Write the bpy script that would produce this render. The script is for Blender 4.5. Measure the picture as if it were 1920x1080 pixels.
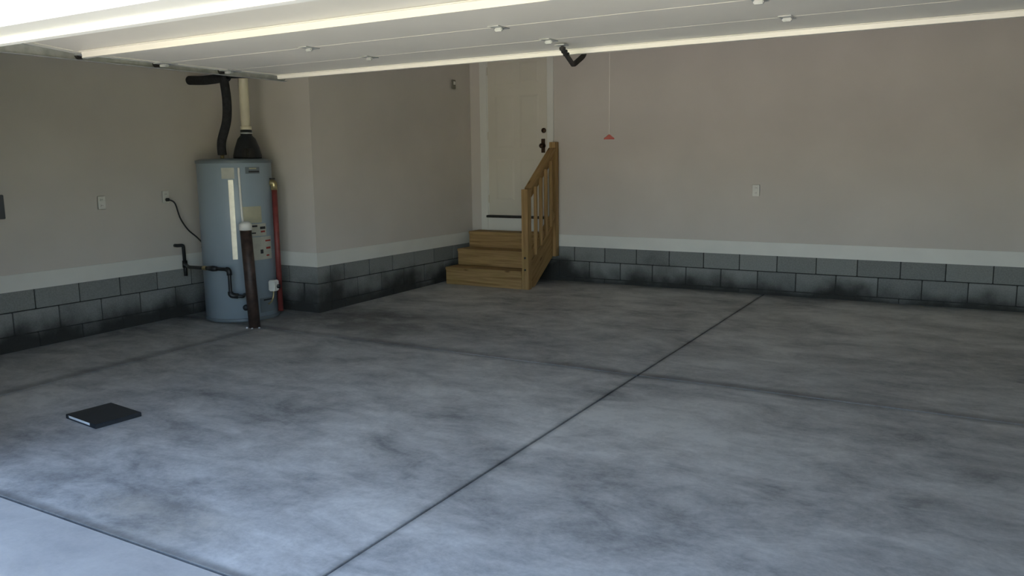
import bpy, bmesh, math, random
from mathutils import Vector, Matrix
for o in list(bpy.data.objects): bpy.data.objects.remove(o, do_unlink=True)
S = bpy.context.scene
COL = S.collection
random.seed(7)
# ------------------------------------------------------------------ camera, sky, sun, exposure
cd = bpy.data.cameras.new('camera'); cam = bpy.data.objects.new('camera', cd); COL.objects.link(cam)
FW = Vector((-0.50300069, 0.85092149, -0.1514032)); RT = Vector((0.8617088, 0.50726412, -0.01187679)); UP = RT.cross(FW)
m = Matrix((RT, UP, -FW)).transposed().to_4x4(); m.translation = Vector((5.97073, -9.09842, 1.4732))
cam.matrix_world = m
cd.sensor_width = 36.0; cd.lens = 1548.4 / 1920 * 36.0; cd.clip_start = 0.05; cd.clip_end = 300
S.camera = cam
W = bpy.data.worlds.new('sky'); S.world = W; W.use_nodes = True
wn = W.node_tree.nodes; wl = W.node_tree.links
sky = wn.new('ShaderNodeTexSky'); sky.sky_type = 'NISHITA'; sky.sun_disc = False
sky.sun_elevation = math.radians(50); sky.sun_rotation = math.radians(45); sky.air_density = 1.0; sky.dust_density = 1.0
bg = wn['Background']; bg.inputs['Strength'].default_value = 0.105
wl.new(sky.outputs[0], bg.inputs[0])
sd = bpy.data.lights.new('sun', 'SUN'); sd.energy = 9.0; sd.angle = 0.0093; sd.color = (1.0, 0.91, 0.80)
sun = bpy.data.objects.new('sun', sd); COL.objects.link(sun)
SUN_DIR = Vector((0.75, 0.75, 1.25)).normalized()      # towards the sun: behind the house
sun.rotation_euler = SUN_DIR.to_track_quat('Z', 'Y').to_euler()
vs = S.view_settings
vs.view_transform = 'Standard'; vs.look = 'None'; vs.exposure = 2.85; vs.gamma = 1.0; vs.use_curve_mapping = False

# ------------------------------------------------------------------ materials
def lin(c):
    return tuple(((v / 255) / 12.92 if v / 255 <= 0.04045 else ((v / 255 + 0.055) / 1.055) ** 2.4) for v in c) + (1,)
def mat(name, col, rough=0.6, metal=0.0, var=0.06, scale=6.0, bump=0.0, bscale=80.0, spec=0.5, stretch=None, detail=5.0):
    M = bpy.data.materials.new(name); M.use_nodes = True
    n = M.node_tree.nodes; l = M.node_tree.links; b = n['Principled BSDF']
    c = lin(col)
    tc = n.new('ShaderNodeTexCoord'); mp = n.new('ShaderNodeMapping'); l.new(tc.outputs['Object'], mp.inputs[0])
    if stretch: mp.inputs['Scale'].default_value = stretch
    nz = n.new('ShaderNodeTexNoise'); nz.inputs['Scale'].default_value = scale; nz.inputs['Detail'].default_value = detail
    l.new(mp.outputs[0], nz.inputs['Vector'])
    cr = n.new('ShaderNodeValToRGB'); l.new(nz.outputs['Fac'], cr.inputs[0])
    cr.color_ramp.elements[0].position = 0.3; cr.color_ramp.elements[1].position = 0.7
    cr.color_ramp.elements[0].color = tuple(v * (1 - var * 2) for v in c[:3]) + (1,)
    cr.color_ramp.elements[1].color = tuple(min(1, v * (1 + var * 2)) for v in c[:3]) + (1,)
    l.new(cr.outputs[0], b.inputs['Base Color'])
    b.inputs['Roughness'].default_value = rough; b.inputs['Metallic'].default_value = metal
    b.inputs['Specular IOR Level'].default_value = spec
    if bump:
        bz = n.new('ShaderNodeTexNoise'); bz.inputs['Scale'].default_value = bscale; bz.inputs['Detail'].default_value = 4
        l.new(tc.outputs['Object'], bz.inputs['Vector'])
        bp = n.new('ShaderNodeBump'); bp.inputs['Strength'].default_value = bump; bp.inputs['Distance'].default_value = 0.01
        l.new(bz.outputs['Fac'], bp.inputs['Height']); l.new(bp.outputs[0], b.inputs['Normal'])
    return M
class NT:
    """small helper to write node trees"""
    def __init__(s, M): s.n = M.node_tree.nodes; s.l = M.node_tree.links
    def add(s, t, **k):
        x = s.n.new(t)
        for a, v in k.items(): setattr(x, a, v)
        return x
    def val(s, sock, v):
        if hasattr(v, 'is_output'): s.l.new(v, sock)
        else: sock.default_value = v
    def math(s, op, a, b=0.0, c=None):
        x = s.add('ShaderNodeMath', operation=op); s.val(x.inputs[0], a); s.val(x.inputs[1], b)
        if c is not None: s.val(x.inputs[2], c)
        return x.outputs[0]
    def noise(s, vec, scale, detail=4, rough=0.55, dist=0.0):
        x = s.add('ShaderNodeTexNoise'); s.l.new(vec, x.inputs['Vector']); x.inputs['Scale'].default_value = scale
        x.inputs['Detail'].default_value = detail; x.inputs['Roughness'].default_value = rough; x.inputs['Distortion'].default_value = dist
        return x.outputs['Fac']
    def maprange(s, v, a, b, c, d, smooth=True):
        x = s.add('ShaderNodeMapRange'); x.interpolation_type = 'SMOOTHSTEP' if smooth else 'LINEAR'
        s.val(x.inputs['Value'], v); x.inputs['From Min'].default_value = a; x.inputs['From Max'].default_value = b
        x.inputs['To Min'].default_value = c; x.inputs['To Max'].default_value = d
        return x.outputs['Result']
    def mix(s, f, a, b, blend='MIX'):
        x = s.add('ShaderNodeMix', data_type='RGBA', blend_type=blend); s.val(x.inputs[0], f); s.val(x.inputs[6], a); s.val(x.inputs[7], b)
        return x.outputs[2]
    def mapped(s, vec, scale, rot=(0, 0, 0)):
        x = s.add('ShaderNodeMapping'); s.l.new(vec, x.inputs[0]); x.inputs['Scale'].default_value = scale; x.inputs['Rotation'].default_value = rot
        return x.outputs[0]
def concrete_floor(name, light, dark, stains):
    M = bpy.data.materials.new(name); M.use_nodes = True; t = NT(M); b = t.n['Principled BSDF']
    pos = t.add('ShaderNodeNewGeometry').outputs['Position']
    big = t.noise(pos, 0.55, 5, 0.62, 0.4)
    mid = t.noise(t.mapped(pos, (1.0, 1.6, 1.0), (0, 0, 0.5)), 1.9, 7, 0.68, 0.45)
    stk = t.noise(t.mapped(pos, (1.0, 2.6, 1.0), (0, 0, -0.5)), 3.4, 7, 0.72, 0.6)
    swl = t.noise(pos, 7.5, 6, 0.75, 0.8)
    fine = t.noise(pos, 42, 5, 0.7)
    v = t.math('ADD', t.math('MULTIPLY', big, 0.75), t.math('MULTIPLY', mid, 0.80))
    v = t.math('ADD', v, t.math('MULTIPLY', stk, 0.32)); v = t.math('ADD', v, t.math('MULTIPLY', swl, 0.22)); v = t.math('ADD', v, t.math('MULTIPLY', fine, 0.22))
    f = t.maprange(v, 0.92, 1.34, 0, 1, False)
    col = t.mix(f, lin(dark), lin(light))
    if stains:
        sep = t.add('ShaderNodeSeparateXYZ'); t.l.new(pos, sep.inputs[0]); x, y = sep.outputs[0], sep.outputs[1]
        wob = t.math('MULTIPLY_ADD', t.noise(pos, 1.7, 4), 0.34, -0.17)
        # dirt tracked along the tooled joints and swept to the wall foot
        dj = t.math('ABSOLUTE', t.math('ADD', t.math('ADD', y, 3.65), t.math('MULTIPLY', wob, 0.22)))
        band = t.maprange(dj, 0.015, 0.12, 1, 0)
        band = t.math('MULTIPLY', band, t.maprange(t.noise(pos, 0.9, 3), 0.35, 0.6, 0.6, 1.0))
        d3 = t.math('ABSOLUTE', t.math('ADD', t.math('SUBTRACT', x, 0.0), t.math('MULTIPLY', wob, 0.2)))
        b3 = t.math('MULTIPLY', t.maprange(d3, 0.01, 0.13, 0.8, 0), t.math('LESS_THAN', y, -3.6))
        d1 = t.math('ABSOLUTE', t.math('SUBTRACT', x, 3.80)); b1 = t.math('MAXIMUM', t.maprange(d1, 0.004, 0.045, 0.6, 0), t.maprange(t.math('ABSOLUTE', t.math('ADD', y, 7.06)), 0.006, 0.06, 0.8, 0))
        blob = t.math('MULTIPLY', t.maprange(t.math('ABSOLUTE', t.math('ADD', y, 3.0)), 0.1, 0.85, 1, 0), t.maprange(t.math('ABSOLUTE', t.math('SUBTRACT', x, 0.55)), 0.2, 1.5, 1.0, 0))
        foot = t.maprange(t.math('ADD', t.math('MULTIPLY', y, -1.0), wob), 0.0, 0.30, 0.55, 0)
        blob = t.math('MULTIPLY', blob, t.maprange(t.noise(pos, 2.6, 5, 0.65), 0.33, 0.56, 0.2, 1.0))
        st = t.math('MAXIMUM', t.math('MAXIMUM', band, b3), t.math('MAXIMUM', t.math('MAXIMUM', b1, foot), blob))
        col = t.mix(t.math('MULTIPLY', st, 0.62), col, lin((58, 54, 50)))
        # tan dust patch near the apron
        dx = t.math('SUBTRACT', x, 2.75); dy = t.math('ADD', y, 6.85)
        tan = t.maprange(t.math('SQRT', t.math('ADD', t.math('MULTIPLY', dx, dx), t.math('MULTIPLY', t.math('MULTIPLY', dy, dy), 5.0))), 0.1, 0.6, 0.55, 0)
        col = t.mix(t.math('MULTIPLY', tan, t.maprange(mid, 0.35, 0.6, 0.3, 1)), col, lin((176, 166, 146)))
    t.l.new(col, b.inputs['Base Color'])
    t.l.new(t.maprange(mid, 0.3, 0.7, 0.62, 0.48, False), b.inputs['Roughness'])
    b.inputs['Specular IOR Level'].default_value = 0.5
    bp = t.add('ShaderNodeBump'); bp.inputs['Strength'].default_value = 0.10; bp.inputs['Distance'].default_value = 0.005
    t.l.new(t.math('ADD', stk, t.math('MULTIPLY', fine, 0.5)), bp.inputs['Height']); t.l.new(bp.outputs[0], b.inputs['Normal'])
    return M
def block_mat(name):
    M = bpy.data.materials.new(name); M.use_nodes = True; t = NT(M); b = t.n['Principled BSDF']
    pos = t.add('ShaderNodeNewGeometry').outputs['Position']
    rnd = t.add('ShaderNodeObjectInfo').outputs['Random']
    fine = t.noise(pos, 70, 4, 0.7)
    base = t.mix(t.maprange(t.math('ADD', fine, t.math('MULTIPLY', rnd, 0.35)), 0.35, 0.95, 0, 1, False), lin((118, 120, 118)), lin((150, 152, 149)))
    # mud splash that rises unevenly up the lowest courses
    sep = t.add('ShaderNodeSeparateXYZ'); t.l.new(pos, sep.inputs[0])
    reach = t.math('MULTIPLY_ADD', t.noise(pos, 1.25, 3, 0.55), 0.80, -0.22)
    h = t.math('SUBTRACT', reach, sep.outputs[2])
    dirt = t.maprange(t.math('ADD', h, t.math('MULTIPLY_ADD', t.noise(pos, 9, 5, 0.7), 0.12, -0.06)), -0.11, 0.17, 0, 0.92)
    t.l.new(t.mix(dirt, base, lin((48, 47, 44))), b.inputs['Base Color'])
    b.inputs['Roughness'].default_value = 0.92; b.inputs['Specular IOR Level'].default_value = 0.2
    bp = t.add('ShaderNodeBump'); bp.inputs['Strength'].default_value = 0.35; bp.inputs['Distance'].default_value = 0.004
    t.l.new(fine, bp.inputs['Height']); t.l.new(bp.outputs[0], b.inputs['Normal'])
    return M
def wood_mat(name):
    M = bpy.data.materials.new(name); M.use_nodes = True; t = NT(M); b = t.n['Principled BSDF']
    tc = t.add('ShaderNodeTexCoord').outputs['UV']
    rnd = t.add('ShaderNodeObjectInfo').outputs['Random']
    off = t.add('ShaderNodeCombineXYZ'); t.l.new(t.math('MULTIPLY', rnd, 37.0), off.inputs[0]); t.l.new(t.math('MULTIPLY', rnd, 11.0), off.inputs[1])
    ad = t.add('ShaderNodeVectorMath', operation='ADD'); t.l.new(tc, ad.inputs[0]); t.l.new(off.outputs[0], ad.inputs[1]); v = ad.outputs[0]
    g = t.noise(t.mapped(v, (1.6, 34.0, 1.0)), 1.0, 6, 0.6, 0.6)
    kn = t.add('ShaderNodeTexVoronoi'); t.l.new(t.mapped(v, (2.3, 7.0, 1.0)), kn.inputs['Vector']); kn.inputs['Scale'].default_value = 1.0
    col = t.mix(t.maprange(g, 0.3, 0.72, 0, 1, False), lin((132, 102, 64)), lin((190, 156, 108)))
    col = t.mix(t.maprange(kn.outputs['Distance'], 0.04, 0.13, 0.75, 0), col, lin((84, 54, 28)))
    col = t.mix(t.maprange(t.noise(v, 3.0, 3), 0.4, 0.7, 0, 0.35), col, lin((150, 128, 72)))
    t.l.new(col, b.inputs['Base Color']); b.inputs['Roughness'].default_value = 0.7; b.inputs['Specular IOR Level'].default_value = 0.3
    return M
M_WALL = mat('painted_drywall', (208, 201, 193), 0.85, var=0.025, scale=1.3, bump=0.05, bscale=160, spec=0.25)
M_TRIM = mat('white_trim_paint', (226, 225, 218), 0.5, var=0.02, scale=3)
M_CEIL = mat('white_ceiling_paint', (215, 213, 206), 0.9, var=0.02, spec=0.2)
M_MORTAR = mat('mortar', (62, 62, 60), 0.95, var=0.12, scale=14, bump=0.4, bscale=90, spec=0.2)
M_BLOCK = block_mat('grey_concrete_block')
M_FLOOR = concrete_floor('garage_concrete', (208, 205, 199), (122, 121, 119), True)
M_DRIVE = concrete_floor('driveway_concrete', (194, 190, 183), (164, 161, 157), False)
M_SOIL = mat('joint_dirt', (40, 38, 36), 0.95, var=0.2, scale=9, spec=0.1)
M_GRASS = mat('lawn_green', (112, 118, 76), 0.9, var=0.2, scale=4)
M_SIDING = mat('house_siding', (205, 203, 196), 0.7, var=0.03)
M_ROOF = mat('roof_shingle', (70, 68, 66), 0.9, var=0.12, scale=12)
M_WOOD = wood_mat('pressure_treated_pine')
M_DOORPAINT = mat('entry_door_paint', (214, 208, 194), 0.45, var=0.015, scale=2)
M_STEELDOOR = mat('white_enamelled_steel', (224, 220, 208), 0.4, var=0.02, scale=1.5)
M_GALV = mat('galvanised_steel', (178, 180, 178), 0.45, 0.4, var=0.10, scale=18)
M_DARKMETAL = mat('dark_steel', (62, 60, 58), 0.5, 0.6, var=0.12, scale=20)
M_BRONZE = mat('aged_bronze', (74, 56, 42), 0.42, 0.75, var=0.12, scale=25)
M_TANK = mat('grey_tank_enamel', (150, 164, 174), 0.38, var=0.03, scale=2.0)
M_TANKCAP = mat('tank_cap_enamel', (112, 122, 128), 0.4, var=0.03)
M_LABEL = mat('pale_label_paper', (188, 188, 176), 0.6, var=0.05, scale=14)
M_YLABEL = mat('cream_label_paper', (180, 176, 150), 0.6, var=0.04, scale=14)
M_INK = mat('label_ink', (46, 44, 46), 0.7, var=0.05)
M_REDINK = mat('label_red_ink', (158, 60, 52), 0.7, var=0.05)
M_FOIL = mat('bright_aluminium', (196, 192, 178), 0.42, 0.55, var=0.05, scale=20)
M_PVC = mat('cream_pvc', (226, 216, 188), 0.4, var=0.03, scale=8)
M_BLACKPLASTIC = mat('black_plastic', (34, 36, 38), 0.5, var=0.12, scale=20)
M_FOAM = mat('charcoal_foam_insulation', (52, 52, 54), 0.9, var=0.12, scale=30, bump=0.4, bscale=60, spec=0.2)
M_IRON = mat('black_iron_pipe', (44, 46, 48), 0.45, 0.3, var=0.12, scale=30)
M_BRASS = mat('brass', (186, 172, 130), 0.35, 0.8, var=0.1, scale=30)
M_REDPIPE = mat('red_brown_pipe', (124, 58, 54), 0.5, var=0.1, scale=12)
M_BOLLARD = mat('rusty_dark_bollard_paint', (62, 48, 42), 0.55, var=0.25, scale=16)
M_WHITEPL = mat('white_plastic', (232, 230, 222), 0.4, var=0.015)
M_GREYBOX = mat('grey_electrical_enamel', (84, 86, 88), 0.5, var=0.05)
M_RED = mat('red_plastic', (128, 48, 36), 0.5, var=0.06)
M_BINDER = mat('black_binder_vinyl', (30, 34, 38), 0.55, var=0.08, scale=30)
M_PAPER = mat('white_paper', (238, 240, 244), 0.7, var=0.02, scale=60)
M_BUTTON = mat('grey_beige_plastic', (120, 116, 104), 0.5, var=0.04)

# ------------------------------------------------------------------ mesh helpers
def obj(name, bm, material, parent=None, smooth=False, loc=None):
    me = bpy.data.meshes.new(name); bmesh.ops.recalc_face_normals(bm, faces=bm.faces); bm.to_mesh(me); bm.free()
    me.materials.append(material)
    if smooth:
        for f in me.polygons: f.use_smooth = True
    o = bpy.data.objects.new(name, me); COL.objects.link(o)
    if parent: o.parent = parent
    if loc: o.location = loc
    return o
def empty(name, loc=(0, 0, 0), rz=0.0):
    o = bpy.data.objects.new(name, None); COL.objects.link(o); o.location = loc; o.rotation_euler = (0, 0, rz); o.empty_display_size = 0.1
    return o
def tag(o, label, cat, group=None):
    o['label'] = label; o['category'] = cat
    if group: o['group'] = group
    return o
def struct(o, label=None):
    o['kind'] = 'structure'
    if label: o['label'] = label; o['category'] = o.name.split('_')[0]
    return o
def bx(bm, x0, x1, y0, y1, z0, z1, bev=0.0, slope=0.0, uv=False):
    vs_ = []
    for z in (z0, z1):
        for (x, y) in ((x0, y0), (x1, y0), (x1, y1), (x0, y1)):
            vs_.append(bm.verts.new((x, y, z + slope * y)))
    fs = [bm.faces.new([vs_[i] for i in q]) for q in ((3, 2, 1, 0), (4, 5, 6, 7), (0, 1, 5, 4), (1, 2, 6, 5), (2, 3, 7, 6), (3, 0, 4, 7))]
    if bev:
        es = list({e for f in fs for e in f.edges})
        bmesh.ops.bevel(bm, geom=es, offset=bev, segments=2, affect='EDGES', clamp_overlap=True)
    return bm
def box(*a, **k): return bx(bmesh.new(), *a, **k)
def ring(bm, c, ax, r, n=20, ref=None):
    ax = ax.normalized(); ref = ref or (Vector((0, 0, 1)) if abs(ax.z) < 0.9 else Vector((1, 0, 0)))
    u = ax.cross(ref).normalized(); v = u.cross(ax)
    return [bm.verts.new(c + u * (r * math.cos(2 * math.pi * i / n)) + v * (r * math.sin(2 * math.pi * i / n))) for i in range(n)]
def tube(bm, pts, r, n=16, cap=True):
    pts = [Vector(p) for p in pts]; rs = r if isinstance(r, (list, tuple)) else [r] * len(pts); prev = None
    d0 = (pts[1] - pts[0]).normalized(); u = d0.orthogonal().normalized()
    for i, p in enumerate(pts):
        a = pts[min(i + 1, len(pts) - 1)] - pts[max(i - 1, 0)]
        if a.length < 1e-9: a = d0
        a = a.normalized(); u = (u - a * u.dot(a))
        u = u.normalized() if u.length > 1e-6 else a.orthogonal().normalized(); v = a.cross(u)
        rg = [bm.verts.new(p + u * (rs[i] * math.cos(2 * math.pi * k / n)) + v * (rs[i] * math.sin(2 * math.pi * k / n))) for k in range(n)]
        if prev:
            for k in range(n): bm.faces.new((prev[k], prev[(k + 1) % n], rg[(k + 1) % n], rg[k]))
        elif cap: bm.faces.new(rg[::-1])
        prev = rg
    if cap: bm.faces.new(prev)
    return bm
def smooth_pts(pts, n=8):
    P = [Vector(p) for p in pts]; out = []
    for i in range(len(P) - 1):
        a, b, c, d = P[max(i - 1, 0)], P[i], P[i + 1], P[min(i + 2, len(P) - 1)]
        for k in range(n):
            t = k / n
            out.append(0.5 * ((2 * b) + (c - a) * t + (2 * a - 5 * b + 4 * c - d) * t * t + (-a + 3 * b - 3 * c + d) * t ** 3))
    out.append(P[-1]); return out
def bends(pts, r, n=6):
    """polyline with rounded corners"""
    P = [Vector(p) for p in pts]; out = [P[0]]
    for i in range(1, len(P) - 1):
        a = (P[i - 1] - P[i]).normalized(); b = (P[i + 1] - P[i]).normalized(); s = P[i] + a * r; e = P[i] + b * r
        for k in range(n + 1):
            t = k / n; out.append(s * (1 - t) ** 2 + P[i] * 2 * t * (1 - t) + e * t * t)
    out.append(P[-1]); return out
def lathe(bm, prof, n=48, c=(0, 0, 0)):
    prev = None; c = Vector(c)
    for (r, z) in prof:
        rg = [bm.verts.new(c + Vector((r * math.cos(2 * math.pi * k / n), r * math.sin(2 * math.pi * k / n), z))) for k in range(n)] if r > 1e-6 else [bm.verts.new(c + Vector((0, 0, z)))]
        if prev:
            if len(prev) == 1:
                for k in range(n): bm.faces.new((prev[0], rg[(k + 1) % n], rg[k]))
            elif len(rg) == 1:
                for k in range(n): bm.faces.new((prev[k], prev[(k + 1) % n], rg[0]))
            else:
                for k in range(n): bm.faces.new((prev[k], prev[(k + 1) % n], rg[(k + 1) % n], rg[k]))
        prev = rg
    return bm
def prism(bm, poly, axis, a, b):
    """extrude a 2-D polygon along an axis ('x': poly is (y,z); 'y': poly is (x,z); 'z': poly is (x,y))"""
    def mk(p, t):
        return {'x': (t, p[0], p[1]), 'y': (p[0], t, p[1]), 'z': (p[0], p[1], t)}[axis]
    A = [bm.verts.new(mk(p, a)) for p in poly]; B = [bm.verts.new(mk(p, b)) for p in poly]; n = len(poly)
    bm.faces.new(A); bm.faces.new(B[::-1])
    for i in range(n): bm.faces.new((A[i], A[(i + 1) % n], B[(i + 1) % n], B[i]))
    return bm
SL = 0.0161                      # slab falls towards the driveway
def fz(y): return SL * y
XL, XR, YF, HC = -1.21, 8.10, -7.00, 3.05
ZT0, ZT1 = 0.43, 0.575           # trim board

# ------------------------------------------------------------------ floor: five poured slabs with open joints
floor = struct(obj('floor', box(XL, XR, -7.06, 0, -0.30, -0.05, slope=SL), M_SOIL), 'concrete garage floor with tooled joints')
G = 0.007
for (x0, x1, y0, y1, gl, gr, gb, gt) in (
        (XL, 0.05, -7.07, -3.67, 0, G * 1.2, G, G * 1.3), (0.05, 3.80, -7.07, -3.67, G * 1.2, G, G, G * 1.3), (3.80, XR, -7.07, -3.67, G, 0, G, G * 1.3),
        (XL, 3.80, -3.67, 0, 0, G, G * 1.3, 0), (3.80, XR, -3.67, 0, G, 0, G * 1.3, 0)):
    if x0 == XL and y1 == 0:                         # back slab wraps round the wall jog
        bm = prism(bmesh.new(), [(XL, y0 + gb), (x1 - gr, y0 + gb), (x1 - gr, 0), (0, 0), (0, -2.9), (XL, -2.9)], 'z', -0.10, 0.0)
        for v in bm.verts: v.co.z += SL * v.co.y
        bmesh.ops.bevel(bm, geom=list(bm.edges), offset=0.002, segments=1, affect='EDGES')
    else:
        bm = box(x0 + gl, x1 - gr, y0 + gb, y1 - gt, -0.10, 0.0, bev=0.002, slope=SL)
    obj('concrete_slab', bm, M_FLOOR, floor)
# driveway outside
drive = struct(obj('driveway', box(-0.4, 8.4, -30, -7.08, -0.45, -0.16, slope=SL), M_SOIL), 'pale concrete driveway outside the garage')
for (x0, x1) in ((-0.4, 3.80), (3.80, 8.4)):
    for (y0, y1) in ((-10.4, -7.07), (-13.7, -10.4), (-17.0, -13.7), (-23.0, -17.0), (-30.0, -23.0)):
        obj('driveway_slab', box(x0 + 0.006, x1 - 0.006, y0 + 0.006, y1 - 0.007, -0.12, 0.0, bev=0.002, slope=SL), M_DRIVE, drive)
for (x0, x1) in ((-40, -0.41), (8.41, 50)):
    struct(obj('lawn', box(x0, x1, -60, -7.24, -0.5, -0.05, slope=0.0161), M_GRASS), 'green lawn beside the driveway')
struct(obj('street', box(-40, 50, -60, -30.02, -0.9, -0.06, slope=0.0161), M_DRIVE), 'pale street at the end of the driveway')

# ------------------------------------------------------------------ walls with block foundation
BR = 0.008                       # mortar recess
wb = struct(obj('wall_back', box(0.0, XR, 0.0, 0.15, ZT0, HC), M_WALL), 'taupe painted back wall with the entry door')
struct(obj('wall_left', box(XL - 0.15, XL, YF, -2.9, ZT0, HC), M_WALL), 'taupe painted wall behind the water heater')
struct(obj('wall_jog', box(XL - 0.15, 0.0, -2.9, -2.75, ZT0, HC), M_WALL), 'short return wall beside the water heater')
struct(obj('wall_stair', box(-0.15, 0.0, -2.75, 0.15, ZT0, HC), M_WALL), 'taupe painted wall beside the wooden stairs')
struct(obj('wall_right', box(XR, XR + 0.15, YF, 0.15, -0.3, HC), M_WALL), 'taupe painted right-hand garage wall')
WS = {o.name: o for o in COL.objects}
def block_run(parent, face, a0, a1, start, axis, outward, corner=None):
    """face: coordinate of the block faces; blocks laid along axis between a0 and a1"""
    pitch, j = 0.406, 0.005
    rows = ((0.253, 0.456, 0.0), (0.050, 0.253, 0.203), (-0.153, 0.050, 0.0), (-0.356, -0.153, 0.203))
    # mortar bed behind
    d = outward; A0_, A1_ = a0, a1
    if corner == 'start': a0 += 0.02
    if corner == 'end': a1 -= 0.02
    f0, f1 = sorted((face - d * BR, face - d * 0.13))
    if axis == 'x': bm = box(a0, a1, f0, f1, -0.36, ZT0)
    else: bm = box(f0, f1, a0, a1, -0.36, ZT0)
    obj('mortar_bed', bm, M_MORTAR, parent)
    for ri, (z0, z1, off) in enumerate(rows):
        a0, a1 = A0_, A1_                              # corner blocks alternate between the two faces
        if corner == 'start' and ri % 2 == 0: a0 += 0.193
        if corner == 'end' and ri % 2 == 1: a1 -= 0.193
        z1c = min(z1, ZT0 + 0.02)
        k = math.floor((a0 - start - off) / pitch)
        while True:
            s = start + off + k * pitch; e = s + pitch; k += 1
            if s >= a1: break
            s2, e2 = max(s, a0), min(e, a1)
            if e2 - s2 < 0.03: continue
            jl = j if s2 > A0_ + 1e-6 else 0; jr = j if e2 < A1_ - 1e-6 else 0
            pr = d * random.uniform(-0.0015, 0.002)
            at_corner = (corner == 'start' and s2 <= A0_ + 1e-6) or (corner == 'end' and e2 >= A1_ - 1e-6)
            g0, g1 = sorted((face + pr, face - d * (0.188 if at_corner else 0.06)))
            bm = bmesh.new()
            if axis == 'x': bx(bm, s2 + jl, e2 - jr, g0, g1, z0 + j, z1c - j, bev=0.004)
            else: bx(bm, g0, g1, s2 + jl, e2 - jr, z0 + j, z1c - j, bev=0.004)
            if z0 < -0.3: bm.free(); continue        # lowest course is below the slab
            obj('concrete_block', bm, M_BLOCK, parent)
block_run(wb, 0.0, 0.0, XR, 1.491, 'x', -1)
block_run(WS['wall_stair'], 0.0, -2.9, 0.0, -2.9, 'y', 1, 'start')
block_run(WS['wall_jog'], -2.9, XL, 0.0, 0.0, 'x', -1, 'end')
block_run(WS['wall_left'], XL, YF, -2.9, -4.29, 'y', 1)
# white trim boards capping the block
struct(obj('baseboard_back_left', box(0.016, 0.15, -0.016, 0.0, ZT0, ZT1, bev=0.002), M_TRIM), 'short white trim board between wall corner and door casing')
struct(obj('baseboard_back', box(1.215, XR, -0.016, 0.0, ZT0, ZT1, bev=0.002), M_TRIM), 'long white trim board on top of the back wall blocks')
struct(obj('baseboard_stair', box(0.0, 0.016, -2.916, -0.016, ZT0, ZT1, bev=0.002), M_TRIM), 'white trim board on the wall beside the stairs')
struct(obj('baseboard_jog', box(XL + 0.016, 0.0, -2.916, -2.9, ZT0, ZT1, bev=0.002), M_TRIM), 'short white trim board behind the water heater')
struct(obj('baseboard_left', box(XL, XL + 0.016, YF, -2.9, ZT0, ZT1, bev=0.002), M_TRIM), 'white trim board on the wall with two outlets')
struct(obj('ceiling', box(XL - 0.15, XR + 0.15, YF, 0.15, HC, HC + 0.15), M_CEIL), 'white garage ceiling')
# front wall with the wide opening
OX0, OX1, OZ = 1.30, 6.26, 2.013
bm = box(XL - 0.15, OX0, -7.2, YF, -0.4, 3.3); bx(bm, OX1, XR + 0.15, -7.2, YF, -0.4, 3.3); bx(bm, OX0, OX1, -7.2, YF, OZ + 0.02, 3.3)
wf = struct(obj('wall_front', bm, M_SIDING), 'front wall with the wide garage opening')
bm = box(OX0, OX1, -7.225, YF, OZ, OZ + 0.02); bx(bm, OX0 - 0.1, OX1 + 0.1, -7.245, -7.2255, OZ - 0.001, OZ + 0.20)
struct(obj('trim_1', bm, M_TRIM), 'white header trim over the garage opening')
struct(obj('trim_2', box(OX0, OX1, -7.09, -7.05, 1.988, OZ), M_TRIM), 'white stop moulding under the garage header')
for k, (a, b) in enumerate(((OX0, OX0 + 0.02), (OX1 - 0.02, OX1))):
    struct(obj('trim_%d' % (3 + k), box(a, b, -7.225, YF, -0.11, OZ), M_TRIM), ('left', 'right')[k] + ' white jamb board of the garage opening')
# unseen roof over the garage, eaves set low to place its driveway shadow
bm = prism(bmesh.new(), [(-7.6, 3.3), (6.4, 3.3), (6.4, 3.45), (-0.6, 5.4), (-7.6, 3.45)], 'x', XL - 0.5, XR + 0.5)
struct(obj('roof', bm, M_ROOF), 'unseen dark shingle roof, shaped to shade the near driveway')

# ------------------------------------------------------------------ entry door above the stairs
ZS = 0.785
door = obj('door_1', box(0.275, 1.125, -0.012, 0.03, ZS + 0.012, ZS + 2.03, bev=0.003), M_DOORPAINT); struct(door, 'cream six panel entry door at the top of the stairs')
for (x0, x1) in ((0.385, 0.655), (0.745, 1.015)):
    for (z0, z1) in ((0.20, 0.72), (0.86, 1.50), (1.64, 1.90)):
        bm = bmesh.new(); z0 += ZS; z1 += ZS; e = 0.028
        o_ = [(x0, z0), (x1, z0), (x1, z1), (x0, z1)]; i_ = [(x0 + e, z0 + e), (x1 - e, z0 + e), (x1 - e, z1 - e), (x0 + e, z1 - e)]
        A = [bm.verts.new((x, -0.0125, z)) for x, z in o_]; B = [bm.verts.new((x, -0.0185, z)) for x, z in i_]; Cc = [bm.verts.new((x, -0.010, z)) for x, z in o_]
        for i in range(4):
            bm.faces.new((A[i], A[(i + 1) % 4], B[(i + 1) % 4], B[i])); bm.faces.new((Cc[i], Cc[(i + 1) % 4], A[(i + 1) % 4], A[i]))
        bm.faces.new(B); bm.faces.new(Cc[::-1])
        obj('door_panel', bm, M_DOORPAINT, door)
kn = obj('knob', lathe(bmesh.new(), [(0, 0), (0.034, 0.0), (0.034, 0.008), (0.014, 0.014), (0.012, 0.034), (0.026, 0.042), (0.030, 0.056), (0.024, 0.068), (0, 0.072)], 20), M_BRONZE, door, True, (1.072, -0.012, 1.66)); kn.rotation_euler = (math.pi / 2, 0, 0)
pl_ = obj('knob_plate', box(1.045, 1.099, -0.018, -0.012, 1.575, 1.745, bev=0.003), M_BRONZE, door); pl_['label'] = 'dark bronze knob back plate'
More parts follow.
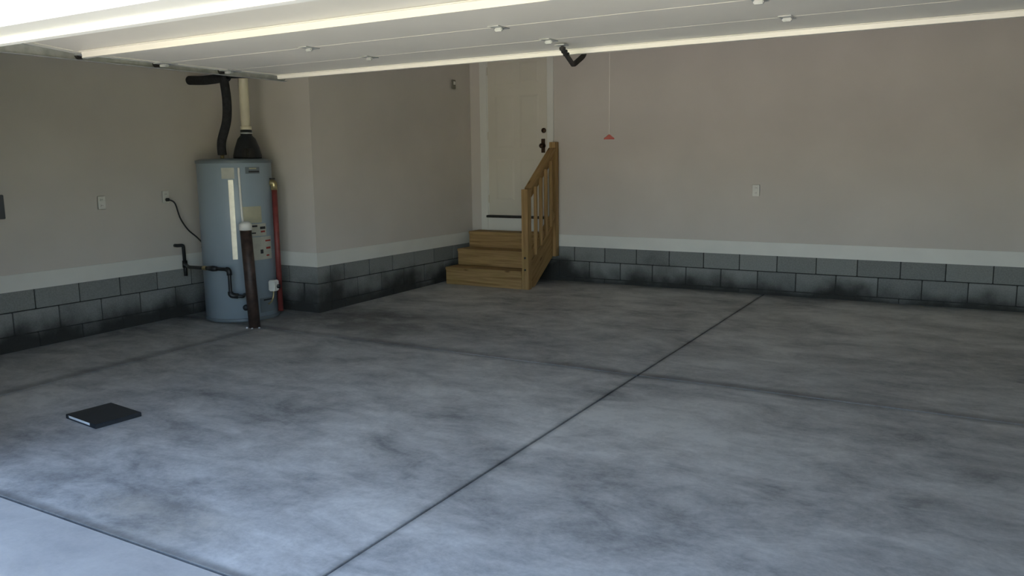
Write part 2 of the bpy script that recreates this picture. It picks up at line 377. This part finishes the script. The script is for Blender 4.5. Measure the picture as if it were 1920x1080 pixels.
kn['label'] = 'dark bronze door knob'
db = obj('deadbolt', lathe(bmesh.new(), [(0, 0), (0.031, 0.0), (0.031, 0.012), (0.024, 0.022), (0, 0.024)], 20), M_BRONZE, door, True, (1.082, -0.012, 1.845)); db.rotation_euler = (math.pi / 2, 0, 0)
for z in (1.0, 1.8, 2.6):
    obj('hinge', tube(bmesh.new(), [(0.272, -0.016, z - 0.05), (0.272, -0.016, z + 0.05)], 0.007, 10), M_DOORPAINT, door)
struct(obj('door_threshold', box(0.262, 1.138, -0.075, 0.02, ZS - 0.022, ZS + 0.008, bev=0.004), M_DARKMETAL), 'dark metal threshold under the entry door')
bm = bmesh.new()
for (x0, x1, z0, z1) in ((0.155, 0.262, 0.58, ZS + 2.14), (1.138, 1.215, 0.58, ZS + 2.14)):
    bx(bm, x0, x1, -0.020, 0.0, z0, z1, bev=0.004); 
bx(bm, 0.262, 1.138, -0.020, 0.0, ZS + 2.045, ZS + 2.14, bev=0.004)
for (x0, x1) in ((0.262, 0.275), (1.125, 1.138)): bx(bm, x0, x1, -0.010, 0.02, ZS, ZS + 2.04)
struct(obj('trim_5', bm, M_TRIM), 'white casing around the entry door')
struct(obj('trim_6', box(0.262, 1.138, -0.018, 0.0, 0.58, ZS - 0.022, bev=0.002), M_TRIM), 'white kick board under the door threshold')

# ------------------------------------------------------------------ wooden stairs with one railing
def plank(name, p0, p1, w, h, parent, up=Vector((0, 0, 1)), bev=0.003):
    """board from p0 to p1, section w (sideways) x h (along up), UV runs along the grain"""
    p0, p1 = Vector(p0), Vector(p1); L = (p1 - p0).length; a = (p1 - p0) / L
    s = a.cross(up)
    s = s.normalized() if s.length > 1e-6 else Vector((1, 0, 0)); u = s.cross(a).normalized()
    bm = box(0, L, -w / 2, w / 2, -h / 2, h / 2, bev=bev); bm.normal_update()
    uv = bm.loops.layers.uv.new('uv')
    for f in bm.faces:
        n = f.normal
        for lp in f.loops:
            c = lp.vert.co
            if abs(n.x) > 0.7: lp[uv].uv = (c.y, c.z)
            elif abs(n.y) > abs(n.z): lp[uv].uv = (c.x, c.z)
            else: lp[uv].uv = (c.x, c.y + 0.4)
    R = Matrix((a, s, u)).transposed().to_4x4()
    bmesh.ops.transform(bm, matrix=R, verts=bm.verts); bmesh.ops.translate(bm, vec=(p0 + p1) / 2 - a * L / 2, verts=bm.verts)
    return obj(name, bm, M_WOOD, parent)
OXS, OYS = 0.70, -0.42
st = empty('wooden_stairs', (OXS, OYS, fz(OYS))); tag(st, 'short pine staircase with railing leading up to the entry door', 'stairs')
def L(x, y, z): return Vector((x - OXS, y - OYS, z - fz(OYS)))
SX0, SX1 = 0.12, 1.20
F = ((-0.80, 0.20), (-0.53, 0.40), (-0.265, 0.60))
for i, (y, z) in enumerate(F):
    yb = F[i + 1][0] if i < 2 else -0.022
    zb_ = (fz(y) if i == 0 else F[i - 1][1])
    plank('riser', L(SX0, y + 0.019, (zb_ + z - 0.036) / 2), L(SX1, y + 0.019, (zb_ + z - 0.036) / 2), 0.036, z - 0.036 - zb_, st)
    hw = (yb - y + 0.016) / 2
    for (ya, yb2) in ((y - 0.012, y - 0.012 + hw), (y - 0.012 + hw + 0.004, yb - 0.001)):
        plank('tread', L(SX0 - 0.002, (ya + yb2) / 2, z - 0.018), L(SX1, (ya + yb2) / 2, z - 0.018), yb2 - ya, 0.035, st, bev=0.005)
def side_board(name, x0, x1, poly, parent):
    bm = prism(bmesh.new(), poly, 'x', x0, x1); bm.normal_update()
    bmesh.ops.bevel(bm, geom=list(bm.edges), offset=0.003, segments=1, affect='EDGES'); bm.normal_update()
    uv = bm.loops.layers.uv.new('uv'); dv = Vector((0.80, 0.60))
    for f in bm.faces:
        for lp in f.loops:
            c = lp.vert.co; q = Vector((c.y, c.z)); lp[uv].uv = (q.dot(dv), q.dot(Vector((-0.6, 0.8))) + c.x)
    bmesh.ops.translate(bm, vec=Vector((-OXS, -OYS, -fz(OYS))), verts=bm.verts)
    return obj(name, bm, M_WOOD, parent)
# notched stringers: both sides carry the treads
notch = [(-0.762, fz(-0.762) + 0.001), (-0.762, 0.164), (-0.492, 0.164), (-0.492, 0.364), (-0.227, 0.364), (-0.227, 0.564), (-0.022, 0.564), (-0.022, 0.300), (-0.46, -0.006)]
for xa in (SX0 + 0.003, SX1 - 0.042): side_board('stringer', xa, xa + 0.038, notch, st)
# solid skirt board on the railing side
side_board('skirt_board', 1.201, 1.238, [(-0.715, fz(-.7) + 0.002), (-0.705, 0.245), (-0.11, 0.70), (-0.11, 0.30), (-0.56, -0.006)], st)
PX = 1.245
plank('post', L(PX, -0.757, fz(-.757)), L(PX, -0.757, 1.155), 0.085, 0.085, st, up=Vector((0, 1, 0)))
plank('post', L(PX, -0.064, 0.31), L(PX, -0.064, 1.70), 0.085, 0.085, st, up=Vector((0, 1, 0)))
r0, r1 = Vector((PX - 0.0, -0.80, 1.165)), Vector((PX - 0.0, -0.107, 1.70))
dr = (r1 - r0).normalized()
plank('handrail', L(PX, -0.712, 1.150), L(PX, -0.107, 1.618), 0.088, 0.040, st)
plank('upper_rail', L(PX - 0.0, -0.712, 1.075), L(PX - 0.0, -0.107, 1.543), 0.036, 0.085, st)
plank('lower_rail', L(PX + 0.016, -0.712, 0.37), L(PX + 0.016, -0.107, 0.838), 0.034, 0.085, st)
for k in range(4):
    y = -0.625 + k * 0.128; t = (y + 0.712) / 0.605
    plank('baluster', L(PX + 0.05, y, 0.32 + t * 0.468), L(PX + 0.05, y, 1.115 + t * 0.468), 0.036, 0.034, st, up=Vector((0, 1, 0)))
for (y, z) in ((-0.757, 0.22), (-0.757, 0.36)):
    b_ = obj('carriage_bolt', lathe(bmesh.new(), [(0, 0), (0.013, 0), (0.012, 0.005), (0.006, 0.008), (0, 0.008)], 12), M_DARKMETAL, st, True, L(PX, y - 0.0425, z)); b_.rotation_euler = (math.pi / 2, 0, 0)

# ------------------------------------------------------------------ overhead garage door, raised
DX0, DX1 = 1.21, 6.35
gd = empty('overhead_door', ((DX0 + DX1) / 2, -5.48, 2.13)); tag(gd, 'raised white sectional garage door seen from below', 'garage door')
def D(x, y, z): return Vector((x, y, z)) - gd.location
YJ = (-6.55, -6.02, -5.49, -4.965, -4.445)
tilt = {0: -0.085, 3: 0.012}; lift = {0: 0.045}
def section(i):
    y0, y1 = YJ[i], YJ[i + 1]; g = 0.002
    # folded steel pan: two rails, end and centre stiles hang below the skin
    zr, zt = 2.130, 2.175
    sec = obj('door_section', box(DX0, DX1, y0 + g, y1 - g, zr, zt, bev=0.0015), M_STEELDOOR, gd)
    for xc in (DX0 + 0.035, DX1 - 0.035):
        obj('stile', box(xc - 0.035, xc + 0.035, y0 + g + 0.012, y1 - g - 0.012, zr - 0.003, zr, bev=0.001), M_STEELDOOR, sec)
    return sec
secs = [section(i) for i in range(4)]
for i, s in enumerate(secs):
    # shift local coordinates so the section hinges on its joint edge
    for o_ in [s] + list(s.children):
        me = o_.data; piv = Vector((0, YJ[i], 2.130)); 
        R = Matrix.Rotation(tilt.get(i, 0.0), 4, 'X')
        for v in me.vertices:
            c = R @ (v.co - piv) + piv; v.co = c - gd.location + Vector((0, 0, lift.get(i, 0.0)))
# stiffening struts
def strut(y, z, h, x0, x1):
    poly = [(y - 0.03, z + h), (y - 0.03, z + h - 0.004), (y - 0.014, z + h - 0.004), (y - 0.010, z), (y + 0.022, z), (y + 0.026, z + h - 0.004), (y + 0.042, z + h - 0.004), (y + 0.042, z + h)]
    bm = prism(bmesh.new(), poly, 'x', x0, x1); bmesh.ops.translate(bm, vec=-gd.location, verts=bm.verts)
    return obj('strut', bm, M_STEELDOOR, gd)
strut(-6.085, 2.100, 0.036, DX0 + 0.10, DX1 - 0.10)
strut(-4.49, 2.106, 0.0285, DX0 + 0.02, DX1 - 0.02)
# hinges along the joints, rollers at the sides
for yj in YJ[1:4]:
    for k in range(1, 4):
        xc = DX0 + 0.035 + k * (DX1 - DX0 - 0.07) / 4
        if yj == YJ[1]: continue
        bm = box(xc - 0.03, xc + 0.03, yj - 0.055, yj + 0.055, 2.125, 2.129); bx(bm, xc - 0.022, xc + 0.022, yj - 0.009, yj + 0.009, 2.108, 2.125, bev=0.004)
        bmesh.ops.translate(bm, vec=-gd.location, verts=bm.verts); obj('hinge', bm, M_GALV, gd)
for yj in YJ[1:4]:
    for (xs, sg) in ((DX0, -1), (DX1, 1)):
        bm = box(min(xs, xs - sg * 0.09), max(xs, xs - sg * 0.09), yj - 0.06, yj + 0.06, 2.122, 2.129); bx(bm, min(xs, xs - sg * 0.06), max(xs, xs - sg * 0.06), yj - 0.016, yj + 0.016, 2.106, 2.123, bev=0.004)
        bmesh.ops.translate(bm, vec=-gd.location, verts=bm.verts); hb = obj('roller_bracket', bm, M_GALV, gd)
        bm = tube(bmesh.new(), [D(xs + sg * 0.030, yj, 2.132), D(xs + sg * 0.058, yj, 2.132)], 0.024, 16)
        tube(bm, [D(xs + sg * 0.002, yj, 2.132), D(xs + sg * 0.04, yj, 2.132)], 0.006, 8)
        obj('roller', bm, M_DARKMETAL, gd)
obj('bottom_seal', (lambda bm: (bmesh.ops.translate(bm, vec=-gd.location, verts=bm.verts), bm)[1])(box(DX0, DX1, -6.575, -6.548, 2.178, 2.222, bev=0.006)), M_WHITEPL, gd)
# horizontal tracks (fixed to the building)
for xs, sg, lab in ((DX0, -1, 'galvanised door track on the water heater side'), (DX1, 1, 'galvanised door track on the far side of the garage door')):
    xa = xs + sg * 0.048
    tr = empty('door_track', (xa, -5.4, 2.132)); tag(tr, lab, 'track')
    poly = [(-0.014, 0.030), (0.016, 0.030), (0.016, -0.030), (-0.014, -0.030), (-0.014, -0.027), (0.013, -0.027), (0.013, 0.027), (-0.014, 0.027)]
    poly = [(sg * a, b) for a, b in poly]
    obj('track_rail', prism(bmesh.new(), poly, 'y', -1.25, 1.05), M_GALV, tr)
    obj('track_angle', box(*sorted((sg * 0.0165, sg * 0.0195)), -1.1, 1.05, 0.0, 0.06), M_GALV, tr)
    for yh in (-0.9, 0.98):
        obj('hanger', box(*sorted((sg * 0.0200, sg * 0.0225)), yh - 0.016, yh + 0.016, 0.02, HC - 2.132), M_GALV, tr)

# ------------------------------------------------------------------ opener rail, trolley, arm and motor
XO = 3.68
op = empty('door_opener', (XO, -4.2, 2.42)); tag(op, 'dark curved opener arm and rail above the garage door', 'opener')
def O(x, y, z): return Vector((x, y, z)) - op.location
obj('rail', box(-0.02, 0.02, -2.75, 0.45, -0.01, 0.04, bev=0.003), M_GALV, op)
obj('trolley', box(-0.03, 0.03, -0.10, 0.34, -0.055, -0.011, bev=0.006), M_BLACKPLASTIC, op)
bm = box(-0.13, 0.13, 0.46, 0.80, -0.03, 0.16, bev=0.02); obj('motor_housing', bm, M_GREYBOX, op)
obj('hanger_strap', box(-0.10, -0.07, 0.60, 0.603, 0.16, HC - 2.42), M_GALV, op); obj('hanger_strap', box(0.07, 0.10, 0.60, 0.603, 0.16, HC - 2.42), M_GALV, op)
def flat_bar(pts, w, t):
    """bent flat bar lying in the YZ plane, t thick in X"""
    bm = bmesh.new(); P = [Vector(p) for p in pts]; prev = None; first = None
    for i, p in enumerate(P):
        a = (P[min(i + 1, len(P) - 1)] - P[max(i - 1, 0)]).normalized(); nrm = Vector((0, -a.z, a.y))
        q = [bm.verts.new(p + nrm * (w / 2 * sy) + Vector((t / 2 * sx, 0, 0))) for sx, sy in ((-1, -1), (1, -1), (1, 1), (-1, 1))]
        if prev:
            for k in range(4): bm.faces.new((prev[k], prev[(k + 1) % 4], q[(k + 1) % 4], q[k]))
        else: bm.faces.new(q[::-1])
        prev = q
    bm.faces.new(prev); return bm
arm_pts = bends([O(3.775, -4.80, 2.104), O(3.66, -4.42, 2.052), O(3.685, -4.31, 2.122), O(3.68, -4.22, 2.375)], 0.035, 5)
obj('arm', flat_bar(arm_pts, 0.030, 0.014), M_DARKMETAL, op)['label'] = 'dark bent steel arm'
for k in range(3):
    p = O(3.772 - k * 0.018, -4.785 + k * 0.06, 2.102 - k * 0.0082)
    obj('arm_bolt', tube(bmesh.new(), [p + Vector((-0.016, 0, 0)), p + Vector((0.016, 0, 0))], 0.010, 8), M_DARKMETAL, op)
obj('door_bracket', (lambda bm: (bmesh.ops.translate(bm, vec=-op.location, verts=bm.verts), bm)[1])(box(3.745, 3.805, -4.83, -4.77, 2.1165, 2.1215)), M_GALV, op)
rh = empty('release_handle', (XO, -3.92, 1.612)); tag(rh, 'small red release handle hanging on a thin cord', 'handle')
bm = prism(bmesh.new(), [(-0.036, 0), (0.036, 0), (0.034, 0.010), (0.011, 0.022), (0.008, 0.032), (-0.008, 0.032), (-0.011, 0.022), (-0.034, 0.010)], 'y', -0.009, 0.009)
bmesh.ops.bevel(bm, geom=list(bm.edges), offset=0.003, segments=1, affect='EDGES'); g_ = obj('grip', bm, M_RED, rh); g_.rotation_euler = (0, 0, 0.55)
obj('cord', tube(bmesh.new(), [(0, 0, 0.032), (0, 0, 0.752)], 0.0009, 6), M_WALL, rh)

# ------------------------------------------------------------------ water heater
WX, WY, WR = -0.625, -3.345, 0.355
wz = fz(WY)
wh = empty('water_heater', (WX, WY, wz)); tag(wh, 'tall grey cylindrical gas water heater in the corner', 'water heater')
TH = 1.565                                            # jacket top above the slab
tank = obj('tank', lathe(bmesh.new(), [(0, 0.0), (WR - 0.012, 0.0), (WR - 0.010, 0.03), (WR, 0.034), (WR, TH - 0.01), (WR - 0.006, TH), (0, TH)], 72), M_TANK, wh, True)
for e in tank.data.polygons: e.use_smooth = abs(e.normal.z) < 0.5
cap = obj('tank_top', lathe(bmesh.new(), [(WR + 0.006, TH - 0.022), (WR + 0.008, TH - 0.020), (WR + 0.008, TH + 0.006), (WR - 0.05, TH + 0.022), (0, TH + 0.026)], 72), M_TANKCAP, wh, True)
obj('base_ring', lathe(bmesh.new(), [(WR + 0.004, 0.0), (WR + 0.006, 0.002), (WR + 0.006, 0.028), (WR + 0.001, 0.033)], 72), M_TANKCAP, wh, True)
A0 = math.atan2(-9.098 - WY, 5.971 - WX)             # bearing of the front of the jacket
def cyl_patch(name, th, half, z0, z1, mt, off=0.002, parent=None, n=10, thick=0.003):
    """label or plate wrapped on the jacket: th = degrees to the right of the front"""
    bm = bmesh.new(); rings = []
    for k in range(n + 1):
        a = A0 + math.radians(th - half + 2 * half * k / n)
        ca, sa = math.cos(a), math.sin(a)
        rings.append([bm.verts.new((r * ca, r * sa, z)) for r, z in ((WR + off, z0), (WR + off + thick, z0), (WR + off + thick, z1), (WR + off, z1))])
    for a, b in zip(rings, rings[1:]):
        for k in range(4): bm.faces.new((a[k], a[(k + 1) % 4], b[(k + 1) % 4], b[k]))
    bm.faces.new(rings[0][::-1]); bm.faces.new(rings[-1])
    return obj(name, bm, mt, parent or wh)
def on(th, r, z):
    a = A0 + math.radians(th); return Vector(((WR + r) * math.cos(a), (WR + r) * math.sin(a), z))
l1 = cyl_patch('energy_label', 23, 16, 0.965, 1.125, M_YLABEL); l1['label'] = 'cream rectangular label'
l2 = cyl_patch('upper_label', 32, 15, 0.835, 0.955, M_LABEL)
cyl_patch('print_line', 24, 6, 0.925, 0.942, M_INK, 0.0045, l2); cyl_patch('print_line', 22, 5, 0.86, 0.872, M_INK, 0.0045, l2); cyl_patch('print_line', 40, 5, 0.90, 0.925, M_INK, 0.0045, l2)
cyl_patch('print_line', 40, 4, 0.868, 0.885, M_REDINK, 0.0045, l2)
l3 = cyl_patch('lower_label', 38, 20, 0.60, 0.825, M_LABEL)
cyl_patch('print_line', 50, 6, 0.775, 0.79, M_REDINK, 0.0045, l3); cyl_patch('print_line', 50, 5, 0.70, 0.72, M_REDINK, 0.0045, l3); cyl_patch('print_line', 36, 2.5, 0.66, 0.70, M_INK, 0.0045, l3); cyl_patch('print_line', 48, 3, 0.63, 0.645, M_REDINK, 0.0045, l3)
cyl_patch('brand_plate', -10, 9.5, 1.395, 1.50, M_LABEL)['label'] = 'pale plate near the top of the jacket'
l4 = cyl_patch('warning_label', 28, 12, 1.44, 1.505, M_TANKCAP); cyl_patch('print_line', 30, 9, 1.452, 1.468, M_INK, 0.0045, l4); cyl_patch('print_line', 28, 6, 1.484, 1.496, M_YLABEL, 0.0045, l4)
sm = cyl_patch('jacket_strip', -6.5, 3.8, 0.62, 1.385, M_FOIL, 0.0015, n=6); sm['label'] = 'narrow bright metal strip down the jacket'  # narrow bright metallic strip laid vertically on the jacket
tb = obj('drain_tube', tube(bmesh.new(), smooth_pts([on(6, 0.012, 1.50), on(6.2, 0.011, 1.30), on(7.0, 0.012, 1.05), on(8.5, 0.016, 0.90)]), 0.011, 10), M_WHITEPL, wh, True); tb['label'] = 'thin white plastic tube down the jacket'
# blower and flue collar on top
NX_, NY_ = -0.055, -0.09
BOX_, BOY_ = 0.150, 0.045
bl = obj('blower_housing', lathe(bmesh.new(), [(0, 0.0), (0.135, 0.0), (0.135, 0.03), (0.118, 0.10), (0.085, 0.19), (0.062, 0.215), (0.055, 0.225), (0.055, 0.275), (0.05, 0.28), (0, 0.28)], 32, (0, 0, 0)), M_BLACKPLASTIC, wh, True, (BOX_, BOY_, TH + 0.024))
obj('clamp', lathe(bmesh.new(), [(0.056, 0.0), (0.060, 0.0), (0.060, 0.016), (0.056, 0.016)], 24), M_GALV, bl, True, (0, 0, 0.236))
bm = box(-0.045, 0.045, -0.05, 0.05, 0, 0.09, bev=0.012); mo = obj('blower_motor', bm, M_DARKMETAL, bl, False, (0.11, -0.09, 0.005))
obj('inlet_nipple', tube(bmesh.new(), [(NX_, NY_, TH + 0.02), (NX_, NY_, TH + 0.06)], 0.02, 12), M_BRASS, wh, True)
# gas control valve, drain valve, burner door
gv = obj('gas_valve', box(-0.045, 0.045, -0.035, 0.035, -0.055, 0.055, bev=0.01), M_WHITEPL, wh, False, on(48, 0.055, 0.335)); gv.rotation_euler = (0, 0, A0 + math.radians(52) + math.pi / 2); gv['label'] = 'pale grey gas control valve'
obj('valve_knob', lathe(bmesh.new(), [(0, 0), (0.022, 0), (0.020, 0.018), (0, 0.02)], 16), M_BLACKPLASTIC, gv, True, (0.02, -0.036, -0.01)).rotation_euler = (math.pi / 2, 0, 0)
obj('valve_stem', tube(bmesh.new(), [on(52, -0.005, 0.30), on(52, 0.03, 0.30)], 0.02, 12), M_DARKMETAL, wh)
obj('burner_tube', tube(bmesh.new(), smooth_pts([on(48, 0.05, 0.275), on(46, 0.055, 0.22), on(44, 0.035, 0.17), on(43, -0.002, 0.15)], 5), 0.008, 8), M_BRASS, wh, True)
bd = cyl_patch('burner_door', 42, 14, 0.075, 0.215, M_TANKCAP, 0.001, thick=0.006); cyl_patch('door_slot', 42, 8, 0.19, 0.204, M_INK, 0.0075, bd)
dv = obj('drain_valve', lathe(bmesh.new(), [(0, -0.07), (0.016, -0.07), (0.016, -0.005), (0.028, 0.0), (0.030, 0.025), (0.024, 0.034), (0, 0.036)], 20), M_BLACKPLASTIC, wh, True, on(4, 0.065, 0.155)); dv.rotation_euler = (0, math.pi / 2, 0); dv.rotation_euler = Vector((math.cos(A0), math.sin(A0), 0)).to_track_quat('Z', 'Y').to_euler()
# relief pipe, red-brown, down the right side
tp = on(70, 0.035, 0); RPX, RPY = tp.x, tp.y
rp = obj('relief_pipe', tube(bmesh.new(), [(RPX, RPY, 0.05), (RPX, RPY, 1.30)], 0.027, 16), M_REDPIPE, wh, True); rp['label'] = 'red brown relief pipe beside the jacket'
obj('relief_valve', tube(bmesh.new(), bends([on(70, -0.02, 1.345), Vector((RPX, RPY, 1.345)), Vector((RPX, RPY, 1.275))], 0.02), 0.033, 14), M_BRASS, wh, True)
obj('relief_lever', box(-0.012, 0.012, -0.05, 0.01, 0, 0.012, bev=0.003), M_DARKMETAL, wh, False, (RPX, RPY, 1.38))

# vent pipe (stands in the blower, goes through the ceiling)
vx, vy, vz = WX + BOX_, WY + BOY_, wz + TH + 0.024 + 0.26
vp = empty('vent_pipe', (vx, vy, vz)); tag(vp, 'cream plastic vent pipe rising from the water heater', 'pipe')
obj('pipe', tube(bmesh.new(), [(0, 0, 0), (0, 0, HC - vz)], 0.046, 24), M_PVC, vp, True)
obj('coupling', lathe(bmesh.new(), [(0.0465, 0.0), (0.053, 0.0), (0.053, 0.05), (0.0465, 0.052)], 24), M_PVC, vp, True)
# insulated water lines
ip = empty('insulated_pipe', (WX - 0.16, WY - 0.12, wz + TH)); tag(ip, 'black foam insulated water pipe above the heater', 'pipe')
def I(x, y, z): return Vector((x, y, z)) - ip.location
zz = 2.315
obj('riser', tube(bmesh.new(), smooth_pts([I(WX + NX_, WY + NY_, wz + TH + 0.06), I(WX - 0.045, WY - 0.095, 1.70), I(WX + 0.02, WY - 0.075, 1.90), I(WX + 0.035, WY - 0.07, 2.10), I(WX + 0.015, WY - 0.075, zz)], 8), 0.043, 18), M_FOAM, ip, True)
obj('run', tube(bmesh.new(), smooth_pts([I(XL + 0.005, WY + 0.005, zz + 0.01), I(-1.0, WY - 0.02, zz - 0.004), I(-0.80, WY - 0.05, zz - 0.008), I(-0.56, WY - 0.075, zz)], 6), 0.045, 18), M_FOAM, ip, True)
obj('branch', tube(bmesh.new(), bends([I(-0.56, WY - 0.075, zz), I(-0.40, WY - 0.03, zz + 0.0), I(-0.32, -2.905, zz + 0.01)], 0.06), 0.017, 12), M_IRON, ip, True)

# gas line from the wall to the control
gp = empty('gas_pipe', (XL, -3.60, 0.66)); tag(gp, 'black iron gas pipe running from wall to heater', 'pipe')
def Gp(x, y, z): return Vector((x, y, z)) - gp.location
g0 = Vector((XL + 0.06, -3.60, 0.64))
obj('wall_stub', tube(bmesh.new(), bends([Gp(XL, -3.655, 0.672), Gp(XL + 0.045, -3.655, 0.672), Gp(XL + 0.06, -3.60, 0.672), Gp(XL + 0.06, -3.595, 0.47)], 0.02, 4), 0.017, 12), M_IRON, gp, True)
obj('drip_leg', tube(bmesh.new(), [Gp(XL + 0.06, -3.595, 0.49), Gp(XL + 0.06, -3.595, 0.36)], 0.018, 12), M_IRON, gp, True)
obj('tee', tube(bmesh.new(), [Gp(XL + 0.06, -3.595, 0.515), Gp(XL + 0.06, -3.595, 0.445)], 0.025, 12), M_IRON, gp, True)
obj('cross_run', tube(bmesh.new(), bends([Gp(XL + 0.06, -3.595, 0.48), Gp(-0.86, -3.775, 0.485), Gp(-0.335, -3.735, 0.485), Gp(-0.335, -3.735, 0.235), Gp(-0.245, -3.665, 0.22), Gp(-0.325, -3.575, 0.22)], 0.03, 5), 0.017, 12), M_IRON, gp, True)
uA, uB = Gp(-0.86, -3.775, 0.485), Gp(-0.335, -3.735, 0.485)
obj('union', tube(bmesh.new(), [uA.lerp(uB, 0.36), uA.lerp(uB, 0.44)], 0.022, 8), M_BRASS, gp)['label'] = 'brass union fitting'
obj('shutoff_valve', tube(bmesh.new(), [uA.lerp(uB, 0.50), uA.lerp(uB, 0.60), uA.lerp(uB, 0.70)], [0.022, 0.028, 0.022], 12), M_IRON, gp, True)
obj('elbow', tube(bmesh.new(), bends([uA.lerp(uB, 0.94), uB, Gp(-0.335, -3.735, 0.43)], 0.03, 5), 0.025, 12), M_IRON, gp, True)
obj('elbow', tube(bmesh.new(), bends([Gp(-0.335, -3.735, 0.27), Gp(-0.335, -3.735, 0.235), Gp(-0.285, -3.688, 0.225)], 0.02, 5), 0.026, 12), M_IRON, gp, True)

# bollard in front of the heater
bo = empty('bollard', (-0.07, -3.70, fz(-3.70))); tag(bo, 'dark rusty steel bollard with white cap guarding the heater', 'bollard')
top = Vector((-0.045, 0.0, 0.93))
obj('post', tube(bmesh.new(), [(0, 0, 0), top * 0.5, top], 0.053, 24), M_BOLLARD, bo, True)
cp = obj('cap', lathe(bmesh.new(), [(0.0535, -0.004), (0.060, -0.004), (0.060, 0.05), (0.05, 0.066), (0.028, 0.076), (0, 0.078)], 24), M_WHITEPL, bo, True, top); cp['label'] = 'white plastic cap'
for k in range(3):
    a = k * 0.9 + 4.3; bm = bmesh.new(); r_ = random.uniform(0.009, 0.013)
    bmesh.ops.create_icosphere(bm, subdivisions=1, radius=r_)
    for v in bm.verts: v.co *= random.uniform(0.8, 1.2); v.co.z *= 0.6
    tag(obj('concrete_crumb', bm, M_PAPER, None, False, (-0.07 + 0.075 * math.cos(a), -3.70 + 0.075 * math.sin(a), fz(-3.70) + r_ * 0.5)), 'small pale crumb of concrete at the bollard foot', 'crumb', 'crumbs around the bollard')

# ------------------------------------------------------------------ wall fittings
def outlet(name, loc, rz, label, group=None):
    t = empty(name, loc, rz); tag(t, label, 'outlet', group)
    obj('cover_plate', box(-0.040, 0.040, -0.008, 0.0, -0.062, 0.062, bev=0.004), M_WHITEPL, t)
    for s in (-1, 1):
        bm = bmesh.new(); bx(bm, -0.017, 0.017, -0.0115, -0.007, s * 0.027 - 0.015, s * 0.027 + 0.015, bev=0.003); f_ = obj('receptacle', bm, M_WHITEPL, t)
        for xx in (-0.006, 0.006): obj('slot', box(xx - 0.0012, xx + 0.0012, -0.0125, -0.0115, s * 0.027 - 0.004, s * 0.027 + 0.006), M_INK, f_)
    return t
outlet('wall_outlet', (XL, -4.41, 1.141), math.pi / 2, 'white wall outlet with nothing plugged in beside the heater wall')
outlet('wall_outlet', (XL, -3.722, 1.165), math.pi / 2, 'white wall outlet with the black heater cord plugged in')
outlet('wall_outlet', (3.68, 0.0, 1.132), 0.0, 'white wall outlet on the long back wall past the stairs')
pc = empty('power_cord', (XL + 0.012, -3.722, 1.138)); tag(pc, 'black power cord drooping from outlet to water heater', 'cord')
obj('plug', box(0.0005, 0.040, -0.016, 0.016, -0.016, 0.016, bev=0.006), M_BLACKPLASTIC, pc)
def Pc(x, y, z): return Vector((x, y, z)) - pc.location
e1 = Vector((WX, WY, wz)) + on(-100, 0.004, 0.70)
obj('cable', tube(bmesh.new(), smooth_pts([Pc(XL + 0.05, -3.722, 1.138), Pc(XL + 0.085, -3.68, 1.10), Pc(XL + 0.085, -3.63, 0.95), Pc(XL + 0.10, -3.56, 0.83), Pc(XL + 0.13, -3.48, 0.745), Pc(XL + 0.20, -3.45, 0.66), Vector((e1.x, e1.y, 0.66)) - pc.location], 8), 0.0075, 10), M_BLACKPLASTIC, pc, True)
eb = empty('electrical_box', (XL, -5.46, 1.15)); tag(eb, 'dark grey electrical box on the wall near the opening', 'electrical box')
obj('case', box(0.0, 0.06, -0.16, 0.15, -0.10, 0.10, bev=0.004), M_GREYBOX, eb)
cv = obj('cover', box(0.0605, 0.066, -0.155, 0.145, -0.095, 0.095, bev=0.002), M_GREYBOX, eb); obj('latch', box(0.0665, 0.074, -0.01, 0.01, -0.085, -0.07, bev=0.002), M_GALV, cv)
db_ = empty('door_button', (0.0, -0.385, 2.43)); tag(db_, 'small grey opener button on the wall beside the entry door', 'wall button')
obj('button_case', box(0.0, 0.022, -0.036, 0.036, -0.055, 0.055, bev=0.005), M_BUTTON, db_)
obj('button', box(0.0225, 0.028, -0.02, 0.02, -0.005, 0.035, bev=0.002), M_WHITEPL, db_)

# ------------------------------------------------------------------ binder on the floor
bi = empty('ring_binder', (1.170, -6.072, fz(-6.072) + 0.001), 0.05); tag(bi, 'flat black binder with white paper edge lying on the floor', 'binder')
bi.rotation_euler = (SL, 0, -0.11)
hx, hy = 0.186, 0.146
obj('cover_board', box(-hx, hx, -hy, hy, 0.0, 0.004, bev=0.001), M_BINDER, bi)
obj('cover_board', box(-hx, hx, -hy, hy, 0.024, 0.028, bev=0.0015), M_BINDER, bi)
obj('spine', box(hx - 0.005, hx, -hy, hy, 0.0042, 0.0238), M_BINDER, bi)
obj('end_flap', box(hx * 0.62, hx - 0.0055, -hy, -hy + 0.006, 0.0042, 0.0238), M_BINDER, bi); obj('end_flap', box(-hx, -hx + 0.02, -hy, -hy + 0.006, 0.0042, 0.0238), M_BINDER, bi)
obj('paper_stack', box(-hx + 0.022, hx - 0.012, -hy + 0.008, hy - 0.008, 0.0045, 0.0225), M_PAPER, bi)
